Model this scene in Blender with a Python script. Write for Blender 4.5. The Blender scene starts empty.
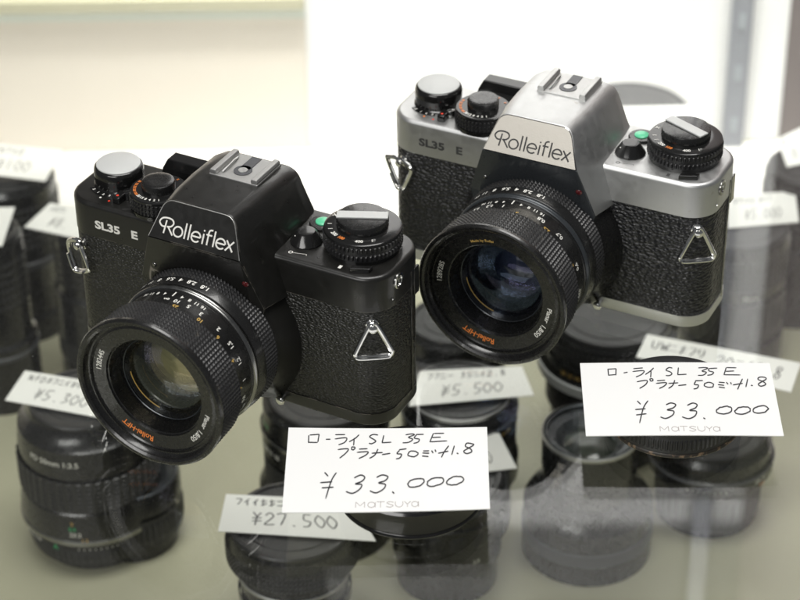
import bpy, bmesh, math, random
from mathutils import Vector, Matrix
random.seed(7)
sc = bpy.context.scene
C = sc.collection
S = 0.001                                   # everything below is written in millimetres
PI = math.pi
def R(d): return math.radians(d)

# ------------------------------------------------------------------ camera
CAMP = Vector((69.44, -721.52, 520.95)); PITCH = R(33.74); ROLL = R(-0.81); FPX = 2243.65
FW = Vector((0, math.cos(PITCH), -math.sin(PITCH)))
up0 = Vector((0, math.sin(PITCH), math.cos(PITCH))); ri0 = Vector((1, 0, 0))
RI = ri0*math.cos(ROLL) + up0*math.sin(ROLL); UP = -ri0*math.sin(ROLL) + up0*math.cos(ROLL)
cd = bpy.data.cameras.new('camera'); cam = bpy.data.objects.new('camera', cd); C.objects.link(cam)
m = Matrix.Identity(4)
for i in range(3):
    m[i][0] = RI[i]; m[i][1] = UP[i]; m[i][2] = -FW[i]; m[i][3] = CAMP[i]*S
cam.matrix_world = m
cd.sensor_width = 36; cd.lens = FPX/800*36; cd.clip_start = 0.02; cd.clip_end = 20
cd.dof.use_dof = True; cd.dof.focus_distance = 0.86; cd.dof.aperture_fstop = 13
sc.camera = cam

# ------------------------------------------------------------------ world and lamps
w = bpy.data.worlds.new('World'); sc.world = w; w.use_nodes = True
bg = w.node_tree.nodes['Background']; bg.inputs[0].default_value = (0.93, 0.96, 1.0, 1); bg.inputs[1].default_value = 0.11
def area(name, loc, aim, sx, sy, power, col, spread=180):
    l = bpy.data.lights.new(name, 'AREA'); l.shape = 'RECTANGLE'; l.size = sx; l.size_y = sy
    l.energy = power; l.color = col; l.spread = R(spread)
    o = bpy.data.objects.new(name, l); C.objects.link(o); o.location = loc
    o.rotation_euler = (Vector(aim)-Vector(loc)).to_track_quat('-Z', 'Y').to_euler(); return o
area('ceiling_lamp', (0.10, -0.05, 1.45), (0.08, 0.0, 0), 1.15, 0.55, 19.5, (1, .985, .955))
area('fill_lamp', (-0.75, -1.25, 1.0), (0.05, 0.0, 0.03), 1.1, 0.5, 13.0, (1, .985, .96))  # unseen fill, added to light the camera fronts and lens insides
area('wall_wash', (0.20, 0.30, 0.95), (0.20, 0.52, 0.33), 0.75, 0.08, 3.5, (1, .98, .965), 42)  # unseen lamp, added to brighten the back wall
sc.view_settings.view_transform = 'Standard'; sc.view_settings.look = 'None'
sc.view_settings.exposure = 0.0; sc.view_settings.gamma = 1

def at(u, v, z):                            # the point at height z (mm) seen at pixel (u,v) of the 800x600 photograph
    d = FW + RI*((u-400)/FPX) - UP*((v-300)/FPX)
    return CAMP + d*((z-CAMP.z)/d.z)

# ------------------------------------------------------------------ materials
def mat(name, col, rough=.5, metal=0, coat=0, noise=0, nscale=300, bump=0, bscale=900, kind='noise', spec=.5, wear=None):
    M = bpy.data.materials.new(name); M.use_nodes = True; nt = M.node_tree; N = nt.nodes; L = nt.links
    b = N['Principled BSDF']; b.inputs['Base Color'].default_value = (*col, 1)
    b.inputs['Roughness'].default_value = rough; b.inputs['Metallic'].default_value = metal
    b.inputs['Coat Weight'].default_value = coat; b.inputs['Specular IOR Level'].default_value = spec
    tc = N.new('ShaderNodeTexCoord')
    if noise:
        n = N.new('ShaderNodeTexNoise'); n.inputs['Scale'].default_value = nscale; n.inputs['Detail'].default_value = 5
        L.new(tc.outputs['Object'], n.inputs['Vector'])
        r = N.new('ShaderNodeMapRange'); r.inputs['From Min'].default_value = .3; r.inputs['From Max'].default_value = .7
        r.inputs['To Min'].default_value = max(0.02, rough-noise); r.inputs['To Max'].default_value = rough+noise
        L.new(n.outputs['Fac'], r.inputs['Value']); L.new(r.outputs[0], b.inputs['Roughness'])
    if wear:                                # dust and specks that belong to the surface
        n = N.new('ShaderNodeTexNoise'); n.inputs['Scale'].default_value = wear[1]; n.inputs['Detail'].default_value = 8
        L.new(tc.outputs['Object'], n.inputs['Vector'])
        r = N.new('ShaderNodeValToRGB'); r.color_ramp.elements[0].position = wear[2]; r.color_ramp.elements[1].position = wear[2]+.12
        r.color_ramp.elements[0].color = (*col, 1); r.color_ramp.elements[1].color = (*wear[0], 1)
        L.new(n.outputs['Fac'], r.inputs[0]); L.new(r.outputs[0], b.inputs['Base Color'])
    if bump:
        if kind == 'leather':
            v = N.new('ShaderNodeTexVoronoi'); v.feature = 'SMOOTH_F1'; v.inputs['Scale'].default_value = bscale
            v.inputs['Smoothness'].default_value = .35
            n = N.new('ShaderNodeTexNoise'); n.inputs['Scale'].default_value = bscale*.45; n.inputs['Detail'].default_value = 3
            mp = N.new('ShaderNodeMapping'); mp.inputs['Scale'].default_value = (.72, .72, 1.25)
            mp.inputs['Rotation'].default_value = (0, R(28), 0)
            mx = N.new('ShaderNodeMixRGB'); mx.inputs[0].default_value = .0006
            mx.blend_type = 'ADD'
            L.new(tc.outputs['Object'], mp.inputs['Vector']); L.new(mp.outputs[0], n.inputs['Vector'])
            L.new(mp.outputs[0], mx.inputs[1]); L.new(n.outputs['Color'], mx.inputs[2]); L.new(mx.outputs[0], v.inputs['Vector'])
            iv = N.new('ShaderNodeMath'); iv.operation = 'SUBTRACT'; iv.inputs[0].default_value = 1
            L.new(v.outputs['Distance'], iv.inputs[1]); h = iv.outputs[0]
        else:
            v = N.new('ShaderNodeTexNoise'); v.inputs['Scale'].default_value = bscale; v.inputs['Detail'].default_value = 3
            L.new(tc.outputs['Object'], v.inputs['Vector']); h = v.outputs['Fac']
        bp = N.new('ShaderNodeBump'); bp.inputs['Strength'].default_value = 1; bp.inputs['Distance'].default_value = bump
        L.new(h, bp.inputs['Height']); L.new(bp.outputs[0], b.inputs['Normal'])
    return M
M_ = {}
M_['black_paint'] = mat('black_paint', (.009, .0088, .0078), .34, 0, .25, .07, 260, .000015, 2500, wear=((.05, .047, .04), 420, .70))
def edge_wear(M, col, r, amt):
    nt = M.node_tree; N = nt.nodes; L = nt.links; b = N['Principled BSDF']
    bv = N.new('ShaderNodeBevel'); bv.samples = 4; bv.inputs['Radius'].default_value = r
    g = N.new('ShaderNodeNewGeometry'); d = N.new('ShaderNodeVectorMath'); d.operation = 'DOT_PRODUCT'
    L.new(bv.outputs[0], d.inputs[0]); L.new(g.outputs['Normal'], d.inputs[1])
    tc = N.new('ShaderNodeTexCoord'); n = N.new('ShaderNodeTexNoise'); n.inputs['Scale'].default_value = 160; n.inputs['Detail'].default_value = 7; L.new(tc.outputs['Object'], n.inputs['Vector'])
    a = N.new('ShaderNodeMath'); a.operation = 'SUBTRACT'; a.inputs[0].default_value = 1; L.new(d.outputs['Value'], a.inputs[1])
    m1 = N.new('ShaderNodeMath'); m1.operation = 'MULTIPLY'; m1.inputs[1].default_value = 9; L.new(a.outputs[0], m1.inputs[0])
    m2 = N.new('ShaderNodeMath'); m2.operation = 'MULTIPLY_ADD'; m2.inputs[1].default_value = 7; m2.inputs[2].default_value = -3.3; L.new(n.outputs['Fac'], m2.inputs[0])
    m3 = N.new('ShaderNodeMath'); m3.operation = 'MULTIPLY'; m3.use_clamp = True; L.new(m1.outputs[0], m3.inputs[0]); L.new(m2.outputs[0], m3.inputs[1])
    m4 = N.new('ShaderNodeMath'); m4.operation = 'MULTIPLY'; m4.use_clamp = True; m4.inputs[1].default_value = amt; L.new(m3.outputs[0], m4.inputs[0])
    mx = N.new('ShaderNodeMixRGB'); L.new(m4.outputs[0], mx.inputs[0]); mx.inputs[2].default_value = (*col, 1)
    src = b.inputs['Base Color'].links
    if src: L.new(src[0].from_socket, mx.inputs[1])
    else: mx.inputs[1].default_value = b.inputs['Base Color'].default_value
    L.new(mx.outputs[0], b.inputs['Base Color'])
edge_wear(M_['black_paint'], (.34, .31, .26), .0004, .6)
M_['black_metal'] = mat('black_metal', (.010, .010, .010), .27, 0, .3, .06, 500)
M_['black_matt'] = mat('black_matt', (.007, .007, .007), .6)
M_['black_gloss'] = mat('black_gloss', (.010, .010, .010), .16, 0, .2)
M_['black_plastic'] = mat('black_plastic', (.02, .02, .021), .38, 0, 0, .08, 300, .00002, 1800, wear=((.09, .08, .065), 300, .66))
M_['grey_plastic'] = mat('grey_plastic', (.07, .072, .078), .4)
M_['leather_black'] = mat('leather_black', (.013, .013, .011), .36, 0, 0, .08, 700, .00055, 1000, 'leather', wear=((.035, .034, .025), 900, .62))
M_['leather_silver'] = mat('leather_silver', (.013, .0135, .015), .34, 0, 0, .08, 700, .0011, 700, 'leather')
M_['chrome_satin'] = mat('chrome_satin', (.60, .605, .60), .46, 1, 0, .05, 300, .000012, 3000, wear=((.5, .49, .45), 260, .66))
M_['champagne'] = mat('champagne', (.62, .59, .53), .42, .85, 0, .05, 900, .00003, 2600)
M_['chrome'] = mat('chrome', (.82, .82, .80), .12, 1, 0, .05, 400)
M_['chrome_dark'] = mat('chrome_dark', (.30, .30, .29), .22, 1, 0, .05, 400)
M_['brushed'] = mat('brushed', (.56, .56, .55), .48, 1, 0, .04, 900, .00002, 3000)
M_['anodised'] = mat('anodised', (.56, .57, .56), .5, .15, 0, .04, 900, .00002, 3000)
M_['slate'] = mat('slate', (.05, .056, .062), .30, .5, .2, .05, 300)
M_['white_ink'] = mat('white_ink', (.86, .85, .80), .5)
M_['dark_ink'] = mat('dark_ink', (.05, .05, .05), .6)
M_['orange_ink'] = mat('orange_ink', (.86, .24, .04), .5)
M_['gold_ink'] = mat('gold_ink', (.68, .44, .12), .5)
M_['red_ink'] = mat('red_ink', (.8, .06, .03), .4)
M_['green_ink'] = mat('green_ink', (.04, .50, .18), .4)
M_['green_button'] = mat('green_button', (.10, .55, .30), .35, 0, .3)
M_['red_lens'] = mat('red_lens', (.10, .01, .012), .12, 0, .6)
M_['paper'] = mat('paper', (.86, .86, .85), .65, 0, 0, .05, 300, .00002, 900)
M_['paper_old'] = mat('paper_old', (.90, .90, .86), .65)
M_['pen'] = mat('pen', (.03, .03, .035), .5)
M_['print'] = mat('print', (.40, .36, .35), .6)
M_['shelf'] = mat('shelf', (.42, .41, .295), .34, 0, 0, .04, 12)
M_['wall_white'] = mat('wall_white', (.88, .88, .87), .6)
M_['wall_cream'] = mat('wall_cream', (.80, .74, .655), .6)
M_['wall_shade_dark'] = mat('wall_shade_dark', (.012, .012, .012), .8)
M_['wall_shade_mid'] = mat('wall_shade_mid', (.16, .16, .155), .7)
M_['shelf_rear_bright'] = mat('shelf_rear_bright', (.74, .72, .68), .6)
M_['wall_brown'] = mat('wall_brown', (.19, .165, .16), .6)
M_['rail_mint'] = mat('rail_mint', (.68, .75, .68), .6)
M_['rail_olive'] = mat('rail_olive', (.50, .49, .33), .6)
M_['upright'] = mat('upright', (.31, .32, .35), .45, .1)
M_['slot'] = mat('slot', (.42, .45, .48), .5)

def glasslike(name, tint, refl, base_f=.04, rough=0.0, power=5.0, dust=False):
    """clear sheet: transmits straight through, mirrors by the angle of view (Schlick)"""
    M = bpy.data.materials.new(name); M.use_nodes = True; nt = M.node_tree; N = nt.nodes; L = nt.links
    N.remove(N['Principled BSDF']); out = N['Material Output']
    g = N.new('ShaderNodeNewGeometry'); d = N.new('ShaderNodeVectorMath'); d.operation = 'DOT_PRODUCT'
    L.new(g.outputs['Incoming'], d.inputs[0]); L.new(g.outputs['Normal'], d.inputs[1])
    def mth(op, a, b=None):
        n = N.new('ShaderNodeMath'); n.operation = op
        for k, q in enumerate((a, b)):
            if q is None: continue
            if isinstance(q, (int, float)): n.inputs[k].default_value = q
            else: L.new(q, n.inputs[k])
        return n.outputs[0]
    c = mth('ABSOLUTE', d.outputs['Value']); p = mth('POWER', mth('SUBTRACT', 1.0, c), power)
    f = mth('ADD', mth('MULTIPLY', p, 1-base_f), base_f)
    t = N.new('ShaderNodeBsdfTransparent'); t.inputs[0].default_value = (*tint, 1)
    gl = N.new('ShaderNodeBsdfGlossy'); gl.inputs['Color'].default_value = (*refl, 1); gl.inputs['Roughness'].default_value = rough
    mx = N.new('ShaderNodeMixShader'); L.new(f, mx.inputs[0]); L.new(t.outputs[0], mx.inputs[1]); L.new(gl.outputs[0], mx.inputs[2])
    last = mx.outputs[0]
    if dust:
        tc = N.new('ShaderNodeTexCoord')
        v = N.new('ShaderNodeTexVoronoi'); v.inputs['Scale'].default_value = 90; L.new(tc.outputs['Object'], v.inputs['Vector'])
        n = N.new('ShaderNodeTexNoise'); n.inputs['Scale'].default_value = 9; n.inputs['Detail'].default_value = 4; L.new(tc.outputs['Object'], n.inputs['Vector'])
        k1 = mth('LESS_THAN', v.outputs['Distance'], mth('MULTIPLY', mth('SUBTRACT', n.outputs['Fac'], .45), .14))
        wv = N.new('ShaderNodeTexNoise'); wv.inputs['Scale'].default_value = 14; wv.inputs['Detail'].default_value = 6
        mp = N.new('ShaderNodeMapping'); mp.inputs['Scale'].default_value = (1, .25, 1); mp.inputs['Rotation'].default_value = (0, 0, R(35))
        L.new(tc.outputs['Object'], mp.inputs[0]); L.new(mp.outputs[0], wv.inputs['Vector'])
        sm = mth('MULTIPLY', mth('MAXIMUM', mth('SUBTRACT', wv.outputs['Fac'], .5), 0.0), .018)
        fac = mth('ADD', mth('MULTIPLY', k1, .35), sm)
        df = N.new('ShaderNodeBsdfDiffuse'); df.inputs[0].default_value = (.8, .8, .78, 1)
        m2 = N.new('ShaderNodeMixShader'); L.new(fac, m2.inputs[0]); L.new(last, m2.inputs[1]); L.new(df.outputs[0], m2.inputs[2]); last = m2.outputs[0]
    L.new(last, out.inputs[0]); return M
M_['shelf_glass'] = glasslike('shelf_glass', (.975, .982, .975), (1, 1, 1), .042, dust=True)
M_['lens_glass'] = glasslike('lens_glass', (.95, .96, .93), (.8, .9, 1.0), .05)
M_['lens_glass_blue'] = glasslike('lens_glass_blue', (.88, .90, .93), (.5, .68, 1.0), .05)
M_['lens_glass_amber'] = glasslike('lens_glass_amber', (.95, .96, .90), (1.0, .85, .6), .09)
M_['lens_glass_violet'] = glasslike('lens_glass_violet', (.88, .88, .88), (.62, .58, 1.0), .06)
M_['deep_glass_olive'] = mat('deep_glass_olive', (.20, .19, .11), .12, 0, .6, wear=((.42, .37, .22), 90, .50))
M_['deep_glass_blue'] = mat('deep_glass_blue', (.008, .012, .025), .08, 0, .8)
M_['deep_glass_green'] = mat('deep_glass_green', (.012, .02, .015), .10, 0, .2)

# ------------------------------------------------------------------ mesh helpers
class MB:
    def __init__(s): s.v = []; s.f = []
    def add(s, vs, fs):
        o = len(s.v); s.v += [tuple(q) for q in vs]; s.f += [tuple(i+o for i in f) for f in fs]; return s
    def box(s, x0, x1, y0, y1, z0, z1, T=None):
        vs = [(x, y, z) for z in (z0, z1) for y in (y0, y1) for x in (x0, x1)]
        if T: vs = [T(q) for q in vs]
        return s.add(vs, [(0, 2, 3, 1), (4, 5, 7, 6), (0, 1, 5, 4), (2, 6, 7, 3), (0, 4, 6, 2), (1, 3, 7, 5)])
    def loft(s, rings, cap0=True, cap1=True, closed=False):
        n = len(rings[0]); o = len(s.v)
        for r in rings: s.v += [tuple(q) for q in r]
        m = len(rings)
        for k in range(m if closed else m-1):
            a = o+k*n; b = o+((k+1) % m)*n
            for i in range(n):
                j = (i+1) % n; s.f.append((a+i, a+j, b+j, b+i))
        if cap0 and not closed: s.f.append(tuple(o+i for i in reversed(range(n))))
        if cap1 and not closed: s.f.append(tuple(o+(m-1)*n+i for i in range(n)))
        return s
    def lathe(s, prof, T, n=96, cap0=False, cap1=False):      # prof: (r, h); T(r, h, angle) -> point
        return s.loft([[T(r, h, 2*PI*i/n) for i in range(n)] for r, h in prof], cap0, cap1)
    def tube(s, pts, r, n=8, closed=False):
        pts = [Vector(p) for p in pts]; rings = []; m = len(pts); prev = None
        for i, p in enumerate(pts):
            if closed: t = pts[(i+1) % m]-pts[i-1]
            else: t = pts[min(i+1, m-1)]-pts[max(i-1, 0)]
            t.normalize()
            if prev is None: a = t.orthogonal().normalized()
            else: a = (prev - t*prev.dot(t)).normalized()
            prev = a; b = t.cross(a)
            rings.append([p + (a*math.cos(2*PI*k/n)+b*math.sin(2*PI*k/n))*r for k in range(n)])
        return s.loft(rings, not closed, not closed, closed)
    def build(s, name, material, parent=None, smooth=35, bevel=0, bseg=2, fix=True):
        me = bpy.data.meshes.new(name)
        me.from_pydata([(x*S, y*S, z*S) for x, y, z in s.v], [], s.f)
        bm = bmesh.new(); bm.from_mesh(me)
        if fix: bmesh.ops.recalc_face_normals(bm, faces=bm.faces)
        if smooth:
            for f in bm.faces: f.smooth = True
            for e in bm.edges:
                if len(e.link_faces) == 2 and e.calc_face_angle(0) > R(smooth): e.smooth = False
        bm.to_mesh(me); bm.free()
        me.materials.append(M_[material] if isinstance(material, str) else material)
        o = bpy.data.objects.new(name, me); C.objects.link(o)
        if parent: o.parent = parent
        if bevel:
            b = o.modifiers.new('bevel', 'BEVEL'); b.width = bevel*S; b.segments = bseg; b.limit_method = 'ANGLE'; b.angle_limit = R(40)
        return o
def tag(o, label=None, cat=None, group=None, kind=None):
    if label: o['label'] = label
    if cat: o['category'] = cat
    if group: o['group'] = group
    if kind: o['kind'] = kind
    return o
def empty(name, loc=(0, 0, 0), rz=0):
    o = bpy.data.objects.new(name, None); C.objects.link(o); o.empty_display_size = .01
    o.location = [q*S for q in loc]; o.rotation_euler = (0, 0, rz); return o
def rrect(x0, x1, y0, y1, r, n=10, front_r=None):
    pts = []
    for cx, cy, a in ((x1-r, y1-r, 0), (x0+r, y1-r, 90), (x0+r, y0+r, 180), (x1-r, y0+r, 270)):
        for k in range(n+1):
            q = R(a+90*k/n); pts.append((cx+r*math.cos(q), cy+r*math.sin(q)))
    return pts
def zT(cx, cy, z0=0):                       # lathe round a vertical axis
    return lambda r, h, a: (cx+r*math.cos(a), cy+r*math.sin(a), z0+h)
def smooth_pts(p, sub=5, closed=False):
    if len(p) < 3: return p
    out = []; n = len(p)
    for i in range(n if closed else n-1):
        g = (lambda k: p[k % n]) if closed else (lambda k: p[min(max(k, 0), n-1)])
        a, b, c, d = g(i-1), g(i), g(i+1), g(i+2)
        for k in range(sub):
            t = k/sub
            out.append(tuple(.5*((2*b[j])+(-a[j]+c[j])*t+(2*a[j]-5*b[j]+4*c[j]-d[j])*t*t+(-a[j]+3*b[j]-3*c[j]+d[j])*t**3) for j in (0, 1)))
    if not closed: out.append(p[-1])
    return out
def strip(mb, pts, wd, fn, lift=0.0, closed=False, taper=True):
    """flat pen stroke in 2D mapped by fn(x, y, lift)"""
    n = len(pts)
    if n < 2: return
    L = []; Rr = []
    for i, p in enumerate(pts):
        if closed: a, b = pts[i-1], pts[(i+1) % n]
        else: a, b = pts[max(i-1, 0)], pts[min(i+1, n-1)]
        dx, dy = b[0]-a[0], b[1]-a[1]; l = math.hypot(dx, dy) or 1
        w_ = wd/2
        if taper and not closed and (i == 0 or i == n-1): w_ *= .55
        L.append((p[0]-dy/l*w_, p[1]+dx/l*w_)); Rr.append((p[0]+dy/l*w_, p[1]-dx/l*w_))
    vs = [fn(*q, lift) for q in L]+[fn(*q, lift) for q in Rr]
    m = n if closed else n-1
    mb.add(vs, [(i, (i+1) % n, n+(i+1) % n, n+i) for i in range(m)])
def arc(cx, cy, rx, ry, a0, a1, n=20): return [(cx+rx*math.cos(R(a0+(a1-a0)*i/n)), cy+ry*math.sin(R(a0+(a1-a0)*i/n))) for i in range(n+1)]
_tc = {}
def textmesh(s, size, sx=1.0, bold=0.0):
    k = (s, size, sx, bold)
    if k in _tc: return _tc[k]
    c = bpy.data.curves.new('t', 'FONT'); c.body = s; c.size = size; c.align_x = 'CENTER'; c.align_y = 'CENTER'; c.resolution_u = 3; c.offset = bold
    o = bpy.data.objects.new('t', c); C.objects.link(o); bpy.context.view_layer.update()
    me = bpy.data.meshes.new_from_object(o.evaluated_get(bpy.context.evaluated_depsgraph_get()))
    r = ([(v.co.x*sx, v.co.y) for v in me.vertices], [tuple(p.vertices) for p in me.polygons])
    bpy.data.objects.remove(o); bpy.data.curves.remove(c); bpy.data.meshes.remove(me)
    _tc[k] = r; return r
def put_text(mb, s, size, fn, sx=1.0, bold=0.0):
    v, f = textmesh(s, size, sx, bold); mb.add([fn(x, y, 0) for x, y in v], f)
def knurl(mb, T, h0, h1, rows, N, r0, r1, dep, square=False):
    """pyramid or square-rib knurling between heights h0 and h1"""
    rings = []
    if square:
        hs = []
        for k in range(rows):
            a = h0+(h1-h0)*k/rows; b = h0+(h1-h0)*(k+1)/rows; g = (b-a)*.14
            hs += [(a, 0), (a+g, 0), (a+2*g, 1), (b-2*g, 1), (b-g, 0)]
        hs.append((h1, 0)); n = N*4
        for h, hi in hs:
            t = (h-h0)/(h1-h0); rr = r0+(r1-r0)*t
            rings.append([T(rr if (hi and (i % 4) in (1, 2)) else rr-dep, h, 2*PI*i/n) for i in range(n)])
    else:
        n = N*2
        for k in range(2*rows+1):
            t = k/(2*rows); rr = r0+(r1-r0)*t; h = h0+(h1-h0)*t
            rings.append([T(rr if (k % 2 and i % 2) else rr-dep, h, 2*PI*i/n) for i in range(n)])
    mb.loft(rings, False, False)

# ------------------------------------------------------------------ the setting: lower shelf, backdrop, glass shelf
ZS = -190.0
YW = 520.0
o = MB().box(-900, 1100, -500, YW, ZS-12, ZS).build('shelf_floor', 'shelf', smooth=0); tag(o, kind='structure')
tag(MB().box(-900, 1100, 395, YW-3, ZS, ZS+.4).build('bright_rear_sheet', 'shelf_rear_bright', smooth=0), kind='structure')  # pale sheet added so the rear of the shelf looks brightly lit
def wallx(u, y=YW):                        # x of an upright line on the wall seen at pixel (u,15)
    d = FW + RI*((u-400)/FPX) - UP*((15-300)/FPX); t = (y-CAMP.y)/d.y; return CAMP.x+d.x*t
x305, x790 = wallx(305), wallx(790)
for nm, a_, b_, z0, z1, y0 in (('wall_white', x305, x790, ZS, 500, YW), ('wall_shade_mid', x305, x790, 500.2, 575, YW), ('wall_shade_dark', x305, x790, 575.2, 1100, YW-1), ('wall_cream', -900, x305-.2, ZS, 205, YW-2), ('wall_shade_dark', -900, x305-.2, 205.2, 1100, YW-1), ('wall_brown', x790+.2, 1100, ZS, 1100, YW-2)):  # grey and black upper panels paint the wall's fall-off into shade
    tag(MB().box(a_, b_, y0, YW+10, z0, z1).build('wall', nm, smooth=0), kind='structure')
gs = empty('glass_shelf', (0, 0, 0)); tag(gs, 'clear glass shelf carrying both cameras and their price cards', 'shelf')
MB().box(-600, 800, -420, YW-4, -3.0, 0).build('glass_pane', 'shelf_glass', gs, smooth=0)
rl = empty('rail', (0, 0, 0)); tag(rl, 'pale mint and olive rail along the back wall at top left', 'rail')
MB().box(-900, x305, YW-7, YW-2.2, -96, -89.2).build('mint_strip', 'rail_mint', rl, smooth=0)
MB().box(-900, x305, YW-9, YW-2.2, -89, -82).build('olive_strip', 'rail_olive', rl, smooth=0)
# slotted upright
up_ = empty('shelf_upright', (wallx(742, YW-6), YW-6, ZS)); tag(up_, 'grey slotted metal shelf upright against the back wall', 'upright')
mb = MB().box(-6.5, 6.5, -3, 3, 0, 1100); mb.build('post', 'upright', up_, smooth=0, bevel=.6)
for k in range(26): MB().box(-1.8, 1.8, -3.5, -2.9, 12+k*36, 22+k*36).build('slot', 'slot', up_, smooth=0)
mb = MB(); 
for sx in (-1, 1): mb.box(sx*13-3.5, sx*13+3.5, -1, 3, 190+3, 190+40)
mb.build('bracket', 'chrome_dark', up_, smooth=0, bevel=.5)

# ------------------------------------------------------------------ the two cameras
DEP = 36.4; H1 = 68.05; ZL = 53.0; ZB = 5.8; RC = 11.84
LX, LZ = 1.9, 31.9
LOGO = []
def logo():
    L = []
    L.append((smooth_pts([(3.0, 2.7), (1.3, 2.7), (0.1, 4.1), (1.1, 5.7), (3.4, 6.2), (5.4, 5.8), (6.1, 4.5), (5.2, 3.2), (3.5, 2.8)], 5), 0))
    L.append(([(4.0, 2.9), (6.5, 0)], 0)); L.append(([(3.0, 5.2), (2.6, 0)], 0))
    L.append((arc(8.6, 2, 1.95, 1.95, 0, 360, 28)[:-1], 1))
    L.append(([(11.7, 0), (11.7, 6.1)], 0)); L.append(([(13.4, 0), (13.4, 6.1)], 0))
    def e(cx): L.append(([(cx-1.9, 2.05), (cx+1.9, 2.05)], 0)); L.append((arc(cx, 2, 1.95, 1.95, 2, 318, 26), 0))
    e(16.5)
    L.append(([(19.6, 0), (19.6, 4)], 0)); L.append(([(19.6, 4.9), (19.6, 5.5)], 0))
    L.append((smooth_pts([(21.6, 0), (21.6, 2.5), (21.6, 5.0), (22.1, 5.9), (23.2, 6.1)], 4), 0)); L.append(([(20.7, 4), (23.2, 4)], 0))
    L.append(([(24.3, 0), (24.3, 6.1)], 0)); e(27.3)
    L.append(([(29.6, 4), (32.7, 0)], 0)); L.append(([(32.7, 4), (29.6, 0)], 0))
    return L
def prism_outline(y, zb_, wb, zm, wm, zt, wt, r, slant=None):
    pts = []
    side = [(wb, zb_), (wm, zm)]
    # rounded top corner between side line (wm,zm)->(wt,zt) and the top
    sx_, sz_ = wt-wm, zt-zm; l = math.hypot(sx_, sz_); ux, uz = sx_/l, sz_/l
    ang = math.acos(max(-1, min(1, ux*1.0)))           # between side direction and +x
    t = r*math.tan((PI-ang)/2) if False else r/math.tan(ang/2) if False else r*0.9
    p0 = (wt-ux*t, zt-uz*t); p2 = (wt-t, zt)
    n = 6; cr = []
    for k in range(n+1):
        q = k/n; a = ((1-q)**2, 2*q*(1-q), q*q)
        cr.append((a[0]*p0[0]+a[1]*wt+a[2]*p2[0], a[0]*p0[1]+a[1]*zt+a[2]*p2[1]))
    right = side+cr
    pts = right+[(-x, z) for x, z in reversed(right)]
    out = []
    for x, z in pts:
        yy = y if slant is None else slant(z)
        out.append((x+.3, yy, z))
    return out
def slant(z):
    if z >= 72.77: return -15.78+(z-72.77)/(87.48-72.77)*(15.78-9.34)
    return -11.77+(z-51)/(72.77-51)*(11.77-15.78)
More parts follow.
